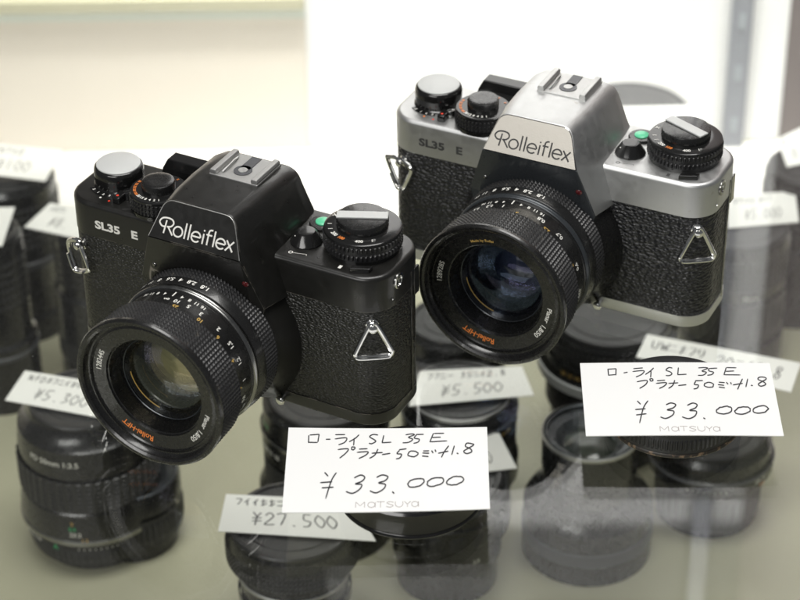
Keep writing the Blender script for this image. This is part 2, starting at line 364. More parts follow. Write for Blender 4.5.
def film_camera(kind, loc, rz, label):
    blk = kind == 'black'
    body = 'black_paint' if blk else 'chrome_satin'
    t = empty('film_camera', loc, rz); tag(t, label, 'camera', 'film cameras on the glass shelf')
    P = lambda mb, name, m_, par=t, **k: mb.build(name, m_, par, **k)
    def ring(ins, z): return [(x, y, z) for x, y in rrect(-71+ins, 71-ins, ins, DEP-ins, max(RC-ins, 1), 12)]
    # base plate, leather, top plate
    P(MB().loft([ring(1.2, 0), ring(.35, .5), ring(0, 1.4), ring(0, ZB)]), 'bottom_plate', body, smooth=50)
    P(MB().loft([ring(.35, ZB), ring(.25, ZB+.4), ring(.25, ZL-.3), ring(.35, ZL)]), 'leather_covering', 'leather_black' if blk else 'leather_silver')
    rr_ = [ring(0, ZL), ring(0, H1-1.8)]+[ring(1.8*(1-math.cos(R(a))), H1-1.8+1.8*math.sin(R(a))) for a in (20, 40, 60, 80, 90)]
    P(MB().loft(rr_), 'top_plate', body, smooth=50)
    P(MB().box(70.2, 71.25, 23.5, 24.6, 4, 60).box(70.2, 71.2, 26, 30, 48, 60), 'back_door', 'black_paint' if blk else 'chrome_dark', bevel=.3)
    # housing of the finder and mount
    st = [prism_outline(0, 51, 27.2, 72.77, 20.2, 87.48, 15.0, 4.4, slant),
          prism_outline(0, 51, 30.4, 68.0, 25.0, 88.0, 16.2, 5.2),
          prism_outline(12, 51, 30.2, 68.0, 24.6, 88.2, 16.8, 5.6),
          prism_outline(27, 51, 30.0, 68.0, 24.0, 87.9, 16.8, 5.6),
          prism_outline(33.5, 51, 30.0, 68.0, 23.4, 86.2, 16.2, 5.4),
          prism_outline(35.6, 51, 30.0, 67.0, 22.8, 83.2, 15.2, 5.0)]
    P(MB().loft(st), 'prism_housing', body, smooth=28, bevel=.5)
    # name plate
    def inset(o_, k):
        cx = .3; out = []
        for x, y, z in o_: out.append((cx+(x-cx)*(1-k/17), y, z))
        return out
    def plate_pts(z0, z1, w0, w1, r):
        o_ = prism_outline(0, z0, w0, z0+.05, w0-.03, z1, w1, r); return [(x, z) for x, y, z in o_]
    nx = Vector((0, -math.cos(math.atan2(6.44, 14.71)), math.sin(math.atan2(6.44, 14.71))))
    pp = plate_pts(72.9, 87.1, 19.95, 14.75, 4.2)
    a_ = [tuple(Vector((x, slant(z), z))+nx*(-.2)) for x, z in pp]; b_ = [tuple(Vector((x, slant(z), z))+nx*.45) for x, z in pp]
    P(MB().loft([a_, b_]), 'name_plate', 'black_paint' if blk else 'champagne', smooth=30, bevel=.28, bseg=3)
    P(MB().tube([Vector((x, slant(z), z))+nx*.32 for x, z in pp][1:-1], .17, 6), 'plate_edge', 'brushed' if blk else 'chrome')
    mb = MB()
    def lf(x, y, l):
        z = 75.2+y*.905; return tuple(Vector((x-16.0+(y*.06), slant(z), z))+nx*(.5+l))
    for i, (pts, cl) in enumerate(logo()): strip(mb, pts, .62, lf, i*.006, bool(cl), False)
    P(mb, 'lettering', 'white_ink' if blk else 'dark_ink', smooth=0, fix=False)
    # front plate (shield) between name plate and lens
    out_ = [(-20.0, 72.6), (-27.0, 51.2), (-24, 40), (24.6, 40), (27.6, 51.2), (20.6, 72.6)]
    n2 = Vector((0, -1, -.18)).normalized()
    P(MB().loft([[tuple(Vector((x, slant(z) if z > 51 else -11.7, z))+Vector((0, .6, 0))) for x, z in out_],
                 [tuple(Vector((x, slant(z) if z > 51 else -11.7, z))+Vector((0, -.35, 0))) for x, z in out_]]), 'front_plate', 'black_paint' if blk else 'slate', smooth=0, bevel=.15)
    def stud(x, z, r_, name, m_, y=None, dome=.5):
        yy = slant(z)-.35 if y is None else y
        P(MB().lathe([(r_, .6), (r_, 0), (r_*.82, -dome*.6), (r_*.4, -dome)], lambda r, h, a: (x+r*math.sin(a), yy+h, z+r*math.cos(a)), 20, False, True), name, m_)
    stud(-19.8, 58.6, 1.0, 'screw', 'chrome_dark'); stud(22.6, 58.8, 1.0, 'screw', 'chrome_dark'); stud(21.3, 62.6, 1.6, 'signal_lamp', 'red_lens', dome=.9)
    # conical mount housing
    n = 72; A = []; B = []; B2 = []
    for i in range(n):
        a = 2*PI*i/n
        A.append((.3+35.4*math.sin(a), -.0, max(.7, 28.6+35.4*math.cos(a)))); B.append((LX+30.4*math.sin(a), -9.0, LZ+30.4*math.cos(a)))
        B2.append((LX+29.8*math.sin(a), -11.6, LZ+29.8*math.cos(a)))
    A0 = [(x, 1.0, z) for x, y, z in A]
    A = [(x, -.6, z) for x, y, z in A]
    P(MB().loft([[(x, y, min(z, 52.5)) for x, y, z in q] for q in (A0, A)]+[[(x, y, min(z, 55.5)) for x, y, z in q] for q in (B, B2)]), 'mount_housing', 'black_paint' if blk else 'black_metal', smooth=50)
    stud(26.6, 2.6, 1.9, 'release_pin', 'chrome', y=-3.0, dome=.8)
    P(MB().lathe([(1.5, 2), (1.5, -3.0)], lambda r, h, a: (26.6+r*math.sin(a), h, 2.6+r*math.cos(a)), 20), 'pin_shaft', 'chrome')
    # model lettering on the top plate
    mb = MB(); mid = -50.3
    for s_, xx in (('SL35', -50.3), ('E', -37.9)):
        put_text(mb, s_, 4.8, lambda x, y, l, xx=xx: (xx+x, -.06, 58.9+y), 1.26, .2)
    P(mb, 'lettering', 'white_ink' if blk else 'dark_ink', smooth=0, fix=False)
    # ---- lens
    lens_y = lambda r, h, a: (LX+r*math.sin(a), h, LZ+r*math.cos(a))
    prof = [(29.6, -10.5), (29.6, -11.7), (30.2, -11.9), (30.2, -20.4), (30.7, -20.6), (30.5, -22.5), (29.9, -24.9), (29.3, -25.3), (29.3, -28.6), (28.9, -28.8), (28.9, -38.6), (29.5, -39.0), (30.3, -39.2), (30.3, -52.9), (31.2, -53.0), (31.75, -53.4), (31.85, -54.6), (31.5, -55.3), (30.9, -55.6), (30.0, -55.5), (29.2, -54.8), (28.8, -53.6), (28.2, -52.7), (27.2, -52.5)]
    lb = P(MB().lathe(prof, lens_y, 128), 'camera_lens', 'black_metal', smooth=28)
    Q = lambda mb, name, m_, **k: mb.build(name, m_, lb, **k)
    mb = MB(); knurl(mb, lens_y, -12.0, -20.3, 5, 118, 30.95, 30.95, .62); Q(mb, 'aperture_ring', 'black_plastic', smooth=0)
    mb = MB(); knurl(mb, lens_y, -39.3, -52.8, 8, 118, 31.2, 31.75, .62); Q(mb, 'focus_ring', 'black_plastic', smooth=0)
    Q(MB().lathe([(29.35, -25.3), (30.15, -25.7), (30.35, -26.6), (30.15, -27.4), (29.35, -27.8)], lens_y, 128), 'trim_ring', 'slate' if not blk else 'chrome_dark', smooth=60)
    def cyl(r, yc, a0, k=1.0):              # lettering read from behind the camera
        return lambda x, y, l: (LX+(r+.04)*math.sin(a0-x/r), yc-y, LZ+(r+.04)*math.cos(a0-x/r))
    mb = MB()
    for s_, a_ in zip(('1,8', '2,8', '4', '5,6', '8', '11', '16'), (13, 2, -7, -16, -26, -35, -43)): put_text(mb, s_, 3.0, cyl(30.55, -22.7, R(a_)), 1, .06)
    for s_, a_ in zip(('16', '11', '8', '4', '4', '8', '11', '16'), (22, 16, 10, 3.5, -11.5, -18, -24, -30)): put_text(mb, s_, 2.2, cyl(28.9, -30.6, R(a_)), 1, .05)
    strip(mb, [(-1.4, 0), (1.4, 0)], .5, lambda x, y, l: (LX+28.95*math.sin(R(-4)+y/28.9), -30.2+x, LZ+28.95*math.cos(R(-4)+y/28.9)), 0, False, False)
    ms = [('∞', -6), ('10', 3), ('5', 13), ('3', 24), ('2', 41), ('1,5', 56), ('1,2', 70), ('1', 86), ('0,8', 104)] if blk else [('2', -48), ('1,5', -34), ('1,2', -21), ('1', -9), ('0,8', 24), ('0,7', 43), ('0,6', 72), ('0,5', 96)]
    for s_, a_ in ms: put_text(mb, s_, 2.7, cyl(28.9, -33.8, R(a_)), 1, .06)
    Q(mb, 'scale_numerals', 'white_ink', smooth=0, fix=False)
    mb = MB()
    fs = [('25', 5), ('10', 27), ('6', 45), ('4', 66), ('3', 90)] if blk else [('6', -40), ('4', -22), ('3', 5), ('2.5', 32), ('2', 68), ('1.75', 94)]
    for s_, a_ in fs: put_text(mb, s_, 2.5, cyl(28.9, -36.8, R(a_)), 1, .05)
    Q(mb, 'foot_numerals', 'gold_ink', smooth=0, fix=False)
    # name ring inside the rim, baffle and glass
    Q(MB().lathe([(27.6, -52.6), (26.6, -52.9), (26.3, -52.2), (21.0, -51.4), (20.7, -50.6)], lens_y, 128), 'name_ring', 'black_metal', smooth=30)
    pb = [(20.7, -50.6)]
    r0 = 20.3; y0 = -50.4
    for k in range(11):
        pb += [(r0, y0), (r0-.05, y0+.62)]; r0 -= .20; y0 += .56
    Q(MB().lathe(pb+[(r0-.2, y0), (r0-.6, y0+1.5)], lens_y, 96), 'inner_baffle', 'black_metal', smooth=20)
    def dome(r, y, sag, m_, name, n_=10):
        pr = [(max(r*math.sin(PI/2*k/n_), .01), y-sag*math.cos(PI/2*k/n_)) for k in range(n_, -1, -1)]
        sg_ = abs(sag); Rs = (r*r+sg_*sg_)/(2*sg_); q_ = 1 if sag > 0 else -1
        pr = [(max(r*k/n_, .01), y-q_*(sg_-(Rs-math.sqrt(max(Rs*Rs-(r*k/n_)**2, 0))))) for k in range(n_, -1, -1)]
        Q(MB().lathe(pr, lens_y, 64, False, True), name, m_, smooth=80)
    gy = -44.2
    dome(17.9, gy, 4.6, 'lens_glass_blue' if not blk else 'lens_glass', 'front_glass')
    dome(16.2, gy+5, 3.4, 'lens_glass_amber' if blk else 'lens_glass_violet', 'inner_glass')
    dome(15.0, gy+9.5, -2.4, 'lens_glass_violet' if blk else 'lens_glass_blue', 'inner_glass')
    Q(MB().lathe([(18.0, gy), (16.7, gy+2.0), (16.5, gy+4.6), (16.1, gy+5), (15.6, gy+7.5), (15.1, gy+10), (14.6, gy+13), (14.1, gy+14)], lens_y, 64), 'glass_cell', 'black_metal', smooth=20)
    Q(MB().lathe([(18.1, gy-.4), (17.8, gy-.75), (17.5, gy-.5)], lens_y, 64), 'glass_retainer', 'slate', smooth=50)
    Q(MB().tube([lens_y(16.6, gy+1.7, R(a)) for a in range(195, 262, 4)], .22, 6), 'gold_arc', 'gold_ink')  # short gold arc inside the glass, lower left only
    dome(14.2, gy+13.5, 3.6, 'deep_glass_olive' if blk else 'deep_glass_blue', 'rear_glass')
    def ringtext(r, yc, ac, sgn=1):         # clockwise, tops outward; ac measured from +x, counter-clockwise
        return lambda x, y, l: (LX+(r+y)*math.cos(R(ac)-x/r), yc-(r+y-21)*.151-.05, LZ+(r+y)*math.sin(R(ac)-x/r))
    mb = MB()
    put_text(mb, '1282445' if blk else '1289285', 2.9, ringtext(23.8, -51.4, 165 if blk else 172), 1, .04)
    Q(mb, 'serial_number', 'white_ink', smooth=0, fix=False); mb = MB()
    put_text(mb, 'Planar  1,8/50', 2.9, ringtext(23.8, -51.4, -30 if blk else -22), 1, .04)
    Q(mb, 'ring_lettering', 'white_ink', smooth=0, fix=False)
    mb = MB(); put_text(mb, 'Rollei-HFT', 3.2, ringtext(23.8, -51.4, -111 if blk else -106), 1.0, .05)
    Q(mb, 'ring_lettering', 'orange_ink', smooth=0, fix=False)
    if not blk:
        mb = MB(); put_text(mb, 'Made by Rollei', 1.7, ringtext(23.0, -51.4, 104), 1, .02)
        Q(mb, 'ring_lettering', 'gold_ink', smooth=0, fix=False)
    # ---- top controls, left: winder
    wd = P(MB().lathe([(10.2, -.2), (10.2, .5), (9.7, .9), (9.9, 4.5), (9.9, 6.4), (9.6, 7.7), (9.1, 8.3), (8.6, 8.5)], zT(-56.2, 19.0, H1), 72, False, True), 'advance_dial', 'black_gloss')
    MB().lathe([(8.75, 8.45), (8.7, 8.85), (8.5, 8.98)], zT(-56.2, 19.0, H1), 72, False, True).build('dial_cap', 'anodised', wd)
    cw = [(x, y, H1+.04) for x, y in []]
    mb = MB(); mb.loft([[(-56.2+12.2*math.cos(R(a)), 19+12.2*math.sin(R(a)), H1+.25) for a in range(228, 292, 4)]+[(-56.2+10.3*math.cos(R(a)), 19+10.3*math.sin(R(a)), H1+.25) for a in range(288, 224, -4)],
                        [(-56.2+12.2*math.cos(R(a)), 19+12.2*math.sin(R(a)), H1-.2) for a in range(228, 292, 4)]+[(-56.2+10.3*math.cos(R(a)), 19+10.3*math.sin(R(a)), H1-.2) for a in range(288, 224, -4)]])
    cwo = P(mb, 'counter_window', 'black_gloss', smooth=0)
    mb = MB()
    for s_, a_ in (('S', 238), ('1', 254), ('2', 268), ('3', 282)):
        put_text(mb, s_, 1.6, lambda x, y, l, a_=a_: (-56.2+(11.2-y)*math.cos(R(a_)+x/11)*1.0, 19+(11.2-y)*math.sin(R(a_)+x/11), H1+.28), 1, .05)
    mb.build('counter_numerals', 'white_ink', cwo, smooth=0, fix=False)
    # orange / red dots
    P(MB().lathe([(.45, -.1), (.45, .12)], zT(-56.5, 5.6, H1), 16, False, True), 'index_dot', 'orange_ink' if not blk else 'white_ink')
    P(MB().lathe([(.45, -.1), (.45, .12)], zT(-52.0, 4.9, H1), 16, False, True), 'index_dot', 'red_ink')
    lk = P(MB().box(-50.0, -46.6, 4.2, 10.4, H1-.2, H1+3.0), 'lock_slider', 'black_gloss', bevel=.6, bseg=3)
    MB().lathe([(.55, 0), (.55, .1)], zT(-48.4, 5.9, H1+3.0), 14, False, True).build('index_dot', 'red_ink', lk)
    MB().lathe([(2.4, -.2), (2.4, 1.6), (1.9, 2.6), (1.0, 3.0)], zT(-46.8, 10.8, H1+.4), 24, False, True).build('button', 'black_gloss' if blk else 'chrome_dark', lk)
    # speed dial
    sx_, sy_ = -32.0, 10.6
    sd = P(MB().lathe([(11.2, -.2), (11.2, 1.0), (11.5, 1.2), (11.5, 1.5)], zT(sx_, sy_, H1), 72).lathe([(10.9, 1.2), (10.9, 6.8), (11.4, 7.0), (11.4, 7.6), (11.0, 8.0), (6.6, 8.3)], zT(sx_, sy_, H1), 72, False, True), 'speed_dial', 'black_gloss')
    mb = MB(); knurl(mb, zT(sx_, sy_, H1), 1.6, 6.9, 3, 44, 11.7, 11.7, .7, True); mb.build('grip', 'black_plastic', sd, smooth=0)
    MB().lathe([(6.5, 8.2), (6.5, 10.9), (6.2, 11.7), (5.6, 12.0), (3, 11.85)], zT(sx_, sy_, H1), 48, False, True).build('release_button', 'black_metal', sd)
    def flat(cx, cy, r, a, z):              # lettering on a dial, tops pointing to the centre
        return lambda x, y, l: (cx+(r-y)*math.cos(R(a)+x/r), cy+(r-y)*math.sin(R(a)+x/r), z)
    m1 = MB(); m2 = MB()
    for s_, a_ in (('1000', 232), ('500', 216), ('250', 202), ('125', 188), ('60', 175), ('B', 100), ('X', 70), ('A', 40)):
        put_text(m2, s_, 1.6, flat(sx_, sy_, 9.4, a_, H1+8.32), .8, .03)
    for s_, a_ in (('30', 246), ('15', 258), ('8', 270), ('4', 281), ('2', 292), ('1', 303)): put_text(m1, s_, 2.0, flat(sx_, sy_, 9.3, a_, H1+8.32), .9, .04)
    m1.build('dial_numerals', 'white_ink', sd, smooth=0, fix=False); m2.build('dial_numerals', 'orange_ink', sd, smooth=0, fix=False)
    # advance lever standing at the back edge
    P(MB().loft([[(-44.5, 30.5, H1-.2), (-20, 30.5, H1-.2), (-20, 37.0, H1-.2), (-44.5, 37.0, H1-.2)], [(-43.4, 30.5, 72), (-20, 30.5, 72), (-20, 37.2, 72), (-43.4, 37.2, 72)],
                 [(-41.4, 31.5, 76), (-20, 31.5, 76.0), (-20, 37.6, 76.0), (-41.4, 37.6, 76)]]), 'advance_lever', 'black_gloss', smooth=0, bevel=.35)
    # accessory shoe
    sh = P(MB().box(-8.8, 12.4, 11.5, 29.5, 87.6, 88.7), 'hot_shoe', 'brushed', smooth=0, bevel=.15)
    for x_ in (-7.2, 10.9):
        e_ = 1 if x_ < 0 else -1
        MB().loft([[(x_-1.3, y, 88.6), (x_+1.3, y, 88.6), (x_+1.5, y, 89.6), (x_+1.1, y, 90.7), (x_-1.1, y, 90.7), (x_-1.5, y, 89.6)] for y in (11.6, 29.0)]).build('shoe_rail', 'brushed', sh, smooth=0, bevel=.35, bseg=3)
    MB().loft([[(1.9+r_*3.6*math.cos(q), 18.6+3.6*math.sin(q), z_) for q in [2*PI*k/24 for k in range(24)]] for r_, z_ in ((1, 88.7), (1, 88.95))]).box(-.2, 4.0, 20, 29.2, 88.7, 88.95).build('contact_pad', 'grey_plastic', sh, smooth=30)
    MB().lathe([(1.9, 88.9), (1.8, 89.2)], zT(1.9, 18.6, 0), 24, False, True).build('contact', 'brushed', sh)
    MB().tube([(-4.4, 14, 89.0), (-4.0, 18, 89.7), (-4.2, 22, 89.9), (-4.7, 26, 89.1)], .45, 6).build('shoe_spring', 'brushed', sh)
    # ---- top controls, right
    gb = P(MB().lathe([(5.4, -.2), (5.4, .6), (5.0, 1.1), (3.4, 1.2)], zT(31.2, 27.4, H1), 36, False, True), 'battery_button', 'black_metal')
    MB().lathe([(3.0, 1.1), (2.9, 1.6), (2.2, 2.0), (1.0, 2.2)], zT(31.2, 27.4, H1), 28, False, True).build('green_button', 'green_button', gb)
    ck = P(MB().lathe([(6.3, -.1), (6.3, .5), (6.0, .9), (3.9, 4.3), (3.4, 4.8), (2.4, 4.95)], zT(31.6, 14.0, H1), 14, False, True), 'selector_knob', 'black_gloss', smooth=22)
    MB().box(-.28, .28, -1.2, 1.2, 0, .2, lambda q: (29.2+q[0]*math.cos(R(-40))-q[1]*math.sin(R(-40)), 11.6+q[0]*math.sin(R(-40))+q[1]*math.cos(R(-40)), H1+3.7+q[2]-(0-q[1])*.45)).build('index_mark', 'white_ink', ck, smooth=0)
    mb = MB(); fz = lambda x, y, l: (30.0+x, 4.6+y, H1+.05+l)
    strip(mb, arc(0, 0, .75, .75, 0, 360, 14)[:-1], .3, fz, 0, True); strip(mb, [(.9, 0), (6.2, 1.2)], .3, fz, .005); strip(mb, [(6.2, 1.2), (6.5, .3)], .3, fz, .01)
    P(mb, 'selector_symbol', 'white_ink' if blk else 'dark_ink', smooth=0, fix=False)
    px, py = 52.0, 21.2
    rw = P(MB().lathe([(14.4, -.2), (14.4, 1.0), (14.2, 8.0), (14.9, 8.1), (14.7, 8.7), (13.9, 9.1), (10.6, 9.5)], zT(px, py, H1), 96, False, True), 'film_speed_dial', 'black_gloss')
    mb = MB(); knurl(mb, zT(px, py, H1), 1.3, 8.1, 2 if blk else 2, 54, 15.2, 15.2, .8, True); mb.build('grip', 'black_plastic', rw, smooth=0)
    m1 = MB(); m2 = MB()
    for s_, a_ in (('X', 175), ('1', 205), ('/', 222), ('200', 240), ('400', 292), ('/', 315)): put_text(m1, s_, 2.3, flat(px, py, 12.5, a_, H1+9.4), .9, .05)
    put_text(m2, '100', 2.2, flat(px, py, 12.5, 258, H1+9.4), .9, .05)
    m1.build('dial_numerals', 'white_ink', rw, smooth=0, fix=False); m2.build('dial_numerals', 'orange_ink', rw, smooth=0, fix=False)
    kn = MB().lathe([(9.9, 9.2), (9.9, 12.2), (9.6, 12.8), (9.0, 13.0)], zT(px, py, H1), 64, False, True).build('rewind_knob', 'black_metal', rw)
    ba = R(24 if blk else -23)
    cs, sn = math.cos(ba), math.sin(ba)
    MB().box(-9.7, 9.7, -2.3, 2.3, 12.9, 13.7, lambda q: (px+q[0]*cs-q[1]*sn, py+q[0]*sn+q[1]*cs, H1+q[2])).build('rewind_crank', 'anodised', rw, smooth=0, bevel=.25)
    P(MB().box(56.5, 63.5, 3.4, 6.2, H1-.1, H1+1.9, lambda q: (q[0], q[1]+(q[0]-60)*.42, q[2])), 'dial_lock', 'black_gloss', smooth=0, bevel=.4)
    P(MB().lathe([(.6, 8.9), (.6, 9.8)], zT(px+9.5, py-8.5, H1), 10, False, True), 'dial_screw', 'brushed')
    P(MB().box(51.0, 52.2, 3.0, 5.0, H1-.1, H1+.08), 'index_mark', 'white_ink' if blk else 'dark_ink', smooth=0)
    # flash socket on the right end
    xT = lambda cy, cz: (lambda r, h, a: (h, cy+r*math.cos(a), cz+r*math.sin(a)))
    fsk = P(MB().lathe([(3.2, 70.8), (3.2, 71.5), (2.7, 71.7), (2.1, 71.6), (1.9, 71.1)], xT(13.2, 62.4), 32), 'flash_socket', 'chrome' if blk else 'chrome_dark')
    MB().lathe([(1.9, 71.1), (1.0, 71.1), (.9, 71.7), (.4, 71.8)], xT(13.2, 62.4), 24, False, True).build('socket_pin', 'chrome_dark', fsk)
    P(MB().lathe([(.6, 70.8), (.6, 71.3)], xT(9.2, 56.2), 14, False, True), 'screw', 'chrome')
    # strap lugs on the rounded front corners
    for sd_ in (1, -1):
        qa = R(-56) if sd_ > 0 else R(-112)     # direction of the lug in plan
        cxc = sd_*(71-RC); nn = Vector((math.cos(qa), math.sin(qa), 0)); tt = Vector((-math.sin(qa), math.cos(qa), 0))
        base = Vector((cxc, RC, 47.6))+nn*(RC-.3)
        lg = P(MB().lathe([(2.5, 0), (2.5, .6), (1.7, 1.1), (1.2, 1.4), (1.2, 3.0), (1.7, 3.3), (1.6, 4.0), (.8, 4.4)], lambda r, h, a: tuple(base+nn*h+tt*(r*math.cos(a))+Vector((0, 0, r*math.sin(a)))), 28, False, True), 'strap_lug', 'chrome')
        if sd_ > 0:
            q0 = base+nn*2.3; dn = Vector((0, 0, -1)); ap = [(0, 1.9), (-1.6, .6), (-6.4, -9.6), (-6.9, -11.4), (-5.6, -12.6), (0, -12.8), (5.6, -12.6), (6.9, -11.4), (6.4, -9.6), (1.6, .6)]
            pts = [q0+tt*a_+Vector((0, 0, b_))+nn*(.3+.1*abs(b_)*.2) for a_, b_ in smooth_pts(ap, 4, True)]
        else:
            q0 = base+nn*2.3; side = (-tt*1.0 if False else Vector((1, 0, 0))*.96+Vector((0, -1, 0))*.28).normalized()
            if not blk: ap = [(-1.0, 1.5), (-6.5, 0.4), (-7.2, -1.2), (-1.6, -11.2), (0, -12.2), (1.8, -11.2), (6.0, -2.4), (5.2, 0.2)]
            else: ap = [(.6, 2.2), (-3.6, 1.2), (-6.4, -1.8), (-4.6, -9.5), (-2.0, -12.6), (4.2, -10.2), (5.2, -8.0), (1.6, 0)]
            pts = [q0+side*a_+Vector((0, 0, b_))+nn*(.2) for a_, b_ in smooth_pts(ap, 4, True)]
        MB().tube(pts, 1.0, 10, True).build('strap_ring', 'chrome', lg)
        # doubled split of the ring wire
        k0 = len(pts)//3
        MB().tube([p+nn*1.25 for p in pts[k0:k0+len(pts)//3]], .6, 8).build('ring_overlap', 'chrome', lg)
    # eyepiece at the back
    P(MB().box(-9, 10, 35, 39, 70, 82), 'eyepiece', 'black_plastic', bevel=1)
    return t
film_camera('black', (0, 0, .05), R(-28.15), 'black single lens reflex camera with white lettering, front left on the glass')
film_camera('silver', (128.34, 62.5, .05), R(-26.92), 'silver single lens reflex camera with satin chrome top, behind the black one')

# ------------------------------------------------------------------ price cards
HAND = [  # pen strokes, digitised in a 700 x 290 card; (points, smooth, closed)
 ([(75, 27), (76, 52)], 0, 0), ([(75, 27), (107, 25), (104, 50)], 0, 0), ([(77, 52), (105, 50)], 0, 0), ([(137, 42), (149, 41)], 0, 0),
 ([(168, 25), (202, 23)], 0, 0), ([(163, 38), (206, 35), (199, 50), (176, 60)], 1, 0), ([(248, 22), (234, 36), (213, 50)], 1, 0), ([(235, 36), (232, 60)], 0, 0),
 ([(316, 25), (300, 23), (289, 32), (302, 40), (309, 48), (297, 56), (284, 54)], 1, 0), ([(336, 25), (330, 52), (362, 50)], 0, 0),
 ([(410, 25), (432, 22), (442, 26), (422, 36), (436, 42), (424, 53), (402, 55)], 1, 0), ([(452, 25), (446, 37), (463, 41), (456, 51), (441, 55)], 1, 0), ([(453, 24), (478, 22)], 0, 0),
 ([(512, 23), (501, 52), (560, 50)], 0, 0), ([(513, 22), (547, 21)], 0, 0), ([(507, 37), (536, 35)], 0, 0),
 ([(178, 79), (214, 75), (208, 90), (184, 108)], 1, 0), (arc(231, 73, 6, 5, 0, 360, 12)[:-1], 0, 1), ([(252, 76), (278, 74)], 0, 0), ([(246, 88), (284, 85), (275, 99), (254, 110)], 1, 0),
 ([(296, 89), (330, 86)], 0, 0), ([(318, 73), (309, 95), (291, 108)], 1, 0), ([(331, 95), (358, 92)], 0, 0),
 ([(392, 79), (386, 91), (402, 95), (396, 106), (381, 109)], 1, 0), ([(393, 78), (417, 76)], 0, 0), (arc(440, 93, 17, 10, 0, 360, 20)[:-1], 0, 1),
 ([(477, 83), (495, 84)], 0, 0), ([(475, 92), (493, 93)], 0, 0), ([(472, 102), (492, 104)], 0, 0), ([(504, 83), (507, 90)], 0, 0), ([(519, 82), (521, 89)], 0, 0),
 ([(564, 66), (550, 88), (538, 110)], 1, 0), ([(525, 93), (560, 88)], 0, 0), ([(582, 68), (572, 99)], 0, 0), ([(593, 93), (595, 94)], 0, 0),
 ([(648, 62), (630, 60), (622, 70), (638, 78), (643, 90), (626, 97), (617, 89), (632, 78), (651, 68)], 1, 1),
 ([(138, 158), (148, 170)], 0, 0), ([(176, 158), (158, 186), (138, 246)], 1, 0), ([(126, 192), (163, 188)], 0, 0), ([(130, 211), (166, 207)], 0, 0),
 ([(240, 175), (260, 166), (275, 173), (267, 186), (244, 195), (267, 199), (262, 215), (238, 227), (217, 221)], 1, 0),
 ([(315, 175), (335, 166), (352, 173), (344, 186), (320, 195), (344, 199), (338, 215), (314, 227), (291, 221)], 1, 0), ([(370, 226), (373, 229)], 0, 0)]
def slanted0(cx, cy): return [(cx+27*math.cos(R(a))-9*math.sin(R(a))*1.1, cy+15*math.sin(R(a))) for a in range(-30, 330, 18)]
for cx, cy in ((452, 195), (517, 194), (583, 191)): HAND.append((slanted0(cx, cy), 1, 1))
PRINT = [([(247, 276), (247, 257)], 0, 0), ([(247, 257), (262, 270), (277, 257)], 0, 0), ([(277, 257), (277, 276)], 0, 0),
 (arc(300, 267, 12, 9, 0, 360, 16)[:-1], 0, 1), ([(313, 258), (313, 276)], 0, 0), ([(318, 257), (345, 257)], 0, 0), ([(331, 257), (331, 276)], 0, 0),
 ([(375, 260), (362, 257), (352, 261), (362, 266), (374, 270), (364, 276), (350, 273)], 1, 0), ([(381, 257), (382, 270), (394, 276), (405, 270), (406, 257)], 1, 0),
 ([(411, 257), (422, 267)], 0, 0), ([(433, 257), (422, 267), (422, 276)], 0, 0), (arc(447, 267, 11, 9, 0, 360, 16)[:-1], 0, 1), ([(459, 258), (459, 276)], 0, 0)]
def bil(cs, u, v):
    return (cs[0]*(1-u)+cs[1]*u)*(1-v)+(cs[3]*(1-u)+cs[2]*u)*v
